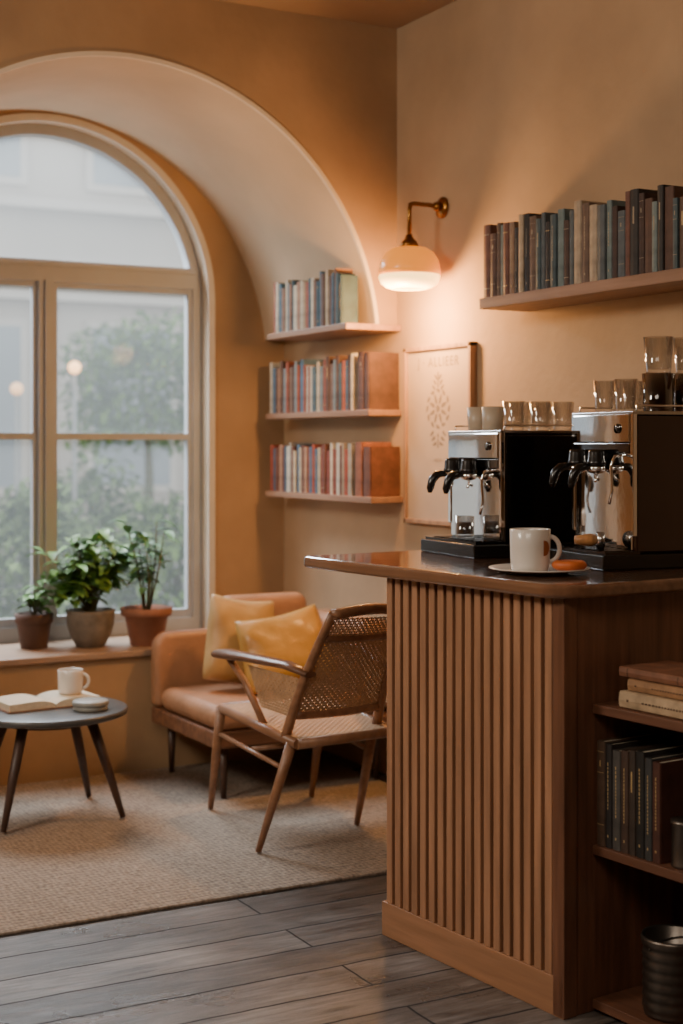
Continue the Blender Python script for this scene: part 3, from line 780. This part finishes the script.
def potted(name, loc, potprof, potm, rim, soilz, label, stems, leafm):
    r = root(name, loc, label, 'plant')
    MB().lathe(potprof, 36).build('pot', [potm], r)
    MB().lathe([(0, soilz-.02), (rim, soilz-.02), (rim, soilz), (rim*.5, soilz+.006), (0, soilz+.008)], 24).build('soil', [M_soil], r)
    ms_ = MB(); ml = MB()
    stems(ms_, ml, soilz)
    ms_.build('stem', [M_stem], r); ml.build('foliage', [leafm], r, fixn=False)
def bushy(ms_, ml, z0):
    for k in range(34):
        a = 2*math.pi*k/34+R.uniform(-.2, .2); sp = R.uniform(.13, .23); h = R.uniform(.10, .33)*(1.1-sp*.9)
        if k % 3 == 0: sp *= .5; h = R.uniform(.28, .38)
        e = Vector((math.cos(a)*sp, math.sin(a)*sp*.5, z0+h))
        b = Vector((math.cos(a)*.015, math.sin(a)*.015, z0)); mid = (b+e)/2+Vector((-math.cos(a)*.02, -math.sin(a)*.02, .04))
        ms_.tube([b, mid, e], [.004, .003, .0015], 6)
        for j in range(8):
            t = .38+.62*j/7; p = b*(1-t)**2+mid*2*t*(1-t)+e*t*t
            d = rndir(-.15, .75)+Vector((math.cos(a)*.4, math.sin(a)*.3, .1))
            leafset(ml, p, d, R.uniform(.08, .125), R.uniform(.042, .06), R.uniform(.2, .6))
def upright(ms_, ml, z0):
    for k in range(7):
        a = 2*math.pi*k/7; sp = R.uniform(.04, .12); h = R.uniform(.26, .43) if k % 2 else R.uniform(.34, .44)
        b = Vector((math.cos(a)*.012, math.sin(a)*.012, z0)); e = Vector((math.cos(a)*sp-.01, math.sin(a)*sp, z0+h))
        ms_.tube([b, (b+e)/2+Vector((.01, 0, .01)), e], [.005, .004, .002], 6)
        for j in range(7):
            t = .4+.6*j/6; p = b*(1-t)+e*t
            leafset(ml, p, rndir(.0, .7), R.uniform(.08, .12), R.uniform(.04, .058), R.uniform(.2, .6))
def smallp(ms_, ml, z0):
    for k in range(8):
        a = 2*math.pi*k/8+.5; sp = R.uniform(.03, .085); h = R.uniform(.07, .18)
        b = Vector((0, 0, z0)); e = Vector((math.cos(a)*sp+.01, math.sin(a)*sp, z0+h))
        ms_.tube([b, (b+e)/2+Vector((-.01, 0, .015)), e], [.003, .0025, .0015], 6)
        for j in range(6):
            leafset(ml, b*(1-(.45+j*.11))+e*(.45+j*.11), rndir(0, .8)+Vector((.15, 0, 0)), R.uniform(.06, .085), R.uniform(.03, .042), .4)
potted('potted_shrub', (2.25, 6.40, SZ), [(0, 0), (.06, 0), (.066, .004), (.09, .05), (.105, .1), (.109, .15), (.112, .165), (.103, .167), (.098, .14), (0, .13)], M_stonep, .098, .15, 'bushy green plant in a rough grey stone pot on the sill', bushy, M_leafA)
potted('potted_plant', (2.49, 6.325, SZ), [(0, 0), (.07, 0), (.074, .004), (.098, .13), (.114, .135), (.12, .17), (.111, .172), (.105, .14), (.09, .12), (0, .12)], M_terra, .10, .15, 'upright leafy plant in a terracotta pot on the sill', upright, M_leafB)
potted('potted_seedling', (2.01, 6.47, SZ), [(0, 0), (.058, 0), (.06, .004), (.076, .11), (.084, .115), (.087, .155), (.08, .156), (.075, .12), (0, .11)], M_terraD, .078, .13, 'small leafy plant in a dark brown clay pot', smallp, M_leafA)

# ------------------------------------------------------------ outside
MB().box((-12, YO+.02, -.3), (30, 30, -.2)).build('ground', [M_street], kind='structure')
mb = MB(); FY = 19.
mb.box((-10, FY, -.2), (26, FY+.5, 8.2))
for z in (3.35, 3.6, 4.55, 6.6): mb.box((-10, FY-.22, z), (26, FY, z+.12), 1)
for k in range(16):
    x = -8+k*2.1
    for (a, b) in ((.9, 3.0), (4.95, 6.3)):
        mb.box((x-.1, FY-.06, a-.1), (x+1.2, FY, b+.1), 1); mb.box((x, FY-.07, a), (x+1.1, FY-.05, b), 2)
mb.build('townhouse_facade', [M_facade, M_faccor, M_facwin], origin=(8, FY, -.2), label='pale stone townhouse across the street', cat='building')
def shrub(loc, rx, ry, rz, n, m, label, trunk=0.):
    r = root('street_shrub', loc, label, 'shrub')
    mb = MB()
    for i in range(n):
        d = rndir(-.8, 1); q = R.uniform(.3, 1.0)**.6*(1+.12*math.sin(5*d.x+3)*math.cos(4*d.z))
        p = Vector((d.x*rx*q, d.y*ry*q, rz+trunk+d.z*rz*q))
        leafset(mb, p, rndir(-.6, 1), R.uniform(.08, .14), R.uniform(.04, .07), .2)
    mb.build('foliage', [m], r, fixn=False)
    MB().tube([(0, 0, 0), (.03, 0, (trunk+rz)*.6), (0, 0, trunk+rz)], [.06, .05, .03], 8).build('trunk', [M_stem], r)
shrub((5.75, 14.6, -.2), 1.0, .7, .85, 3400, M_bush, 'round leafy street tree outside the window', 1.35)
shrub((3.35, 11.0, -.2), .62, .5, .68, 1900, M_bushd, 'soft grey-green shrub outside the window')
shrub((4.75, 11.4, -.2), .72, .5, .62, 2000, M_bush, 'dense green shrub outside the window')
shrub((2.5, 13.2, -.2), .8, .5, .8, 1800, M_bushd, 'tall grey-green shrub outside the window')
shrub((4.5, 13.0, -.2), .8, .5, .78, 2000, M_bushd, 'pale green shrub beside the street tree')
def streetlamp(x, y, z, m):
    r = root('street_lamp', (x, y, -.2), 'slim street lamp with a warm glowing globe', 'lamp')
    MB().tube([(0, 0, 0), (0, 0, z+.1)], [.03, .018], 8).build('pole', [M_puck], r)
    MB().lathe([(0, -.055)]+[(.055*math.cos(a), .055*math.sin(a)) for a in [math.radians(-75+15*i) for i in range(11)]]+[(0, .055)], 20, (0, 0, z+.15)).build('globe', [m], r)
streetlamp(4.18, 12.3, 2.17, M_bulb)
streetlamp(3.70, 12.4, 1.98, M_bulbf)

# ------------------------------------------------------------ lights / world
w = bpy.data.worlds.new('world'); scene.world = w; w.use_nodes = True
bg = w.node_tree.nodes['Background']; bg.inputs[0].default_value = (.86, .92, 1, 1); bg.inputs[1].default_value = 2.1
def area(name, loc, target, size, power, color, sy=None):
    l = bpy.data.lights.new(name, 'AREA'); l.size = size; l.energy = power; l.color = color
    if sy: l.shape = 'RECTANGLE'; l.size_y = sy
    ob = bpy.data.objects.new(name, l); ob.location = loc; COL.objects.link(ob)
    ob.rotation_euler = (Vector(target)-Vector(loc)).to_track_quat('-Z', 'Y').to_euler()
area('window_daylight', (1.9, 7.7, 3.9), (2.1, 5.6, .6), 2.2, 600, (.86, .93, 1))
area('ceiling_fill', (.0, 1.4, 3.2), (.6, 2.6, 0), 1.8, 68, (1, .86, .70))  # unseen warm fill added overhead to brighten the room
area('cafe_fill', (-1.2, 4.0, 3.1), (2.0, 4.8, .8), 1.0, 102, (1, .89, .74))  # second added fill, out of view to the left

# ------------------------------------------------------------ camera
cam = bpy.data.cameras.new('camera'); co = bpy.data.objects.new('camera', cam); COL.objects.link(co)
cam.sensor_fit = 'AUTO'; cam.sensor_width = 36; cam.lens = 52.0
cam.shift_y = -(512-445)/1024
co.location = (0, 0, 1.45); co.rotation_euler = (math.radians(90), 0, math.radians(-29))
cam.dof.use_dof = True; cam.dof.focus_distance = 4.3; cam.dof.aperture_fstop = 2.2
cam.clip_start = .05
scene.camera = co
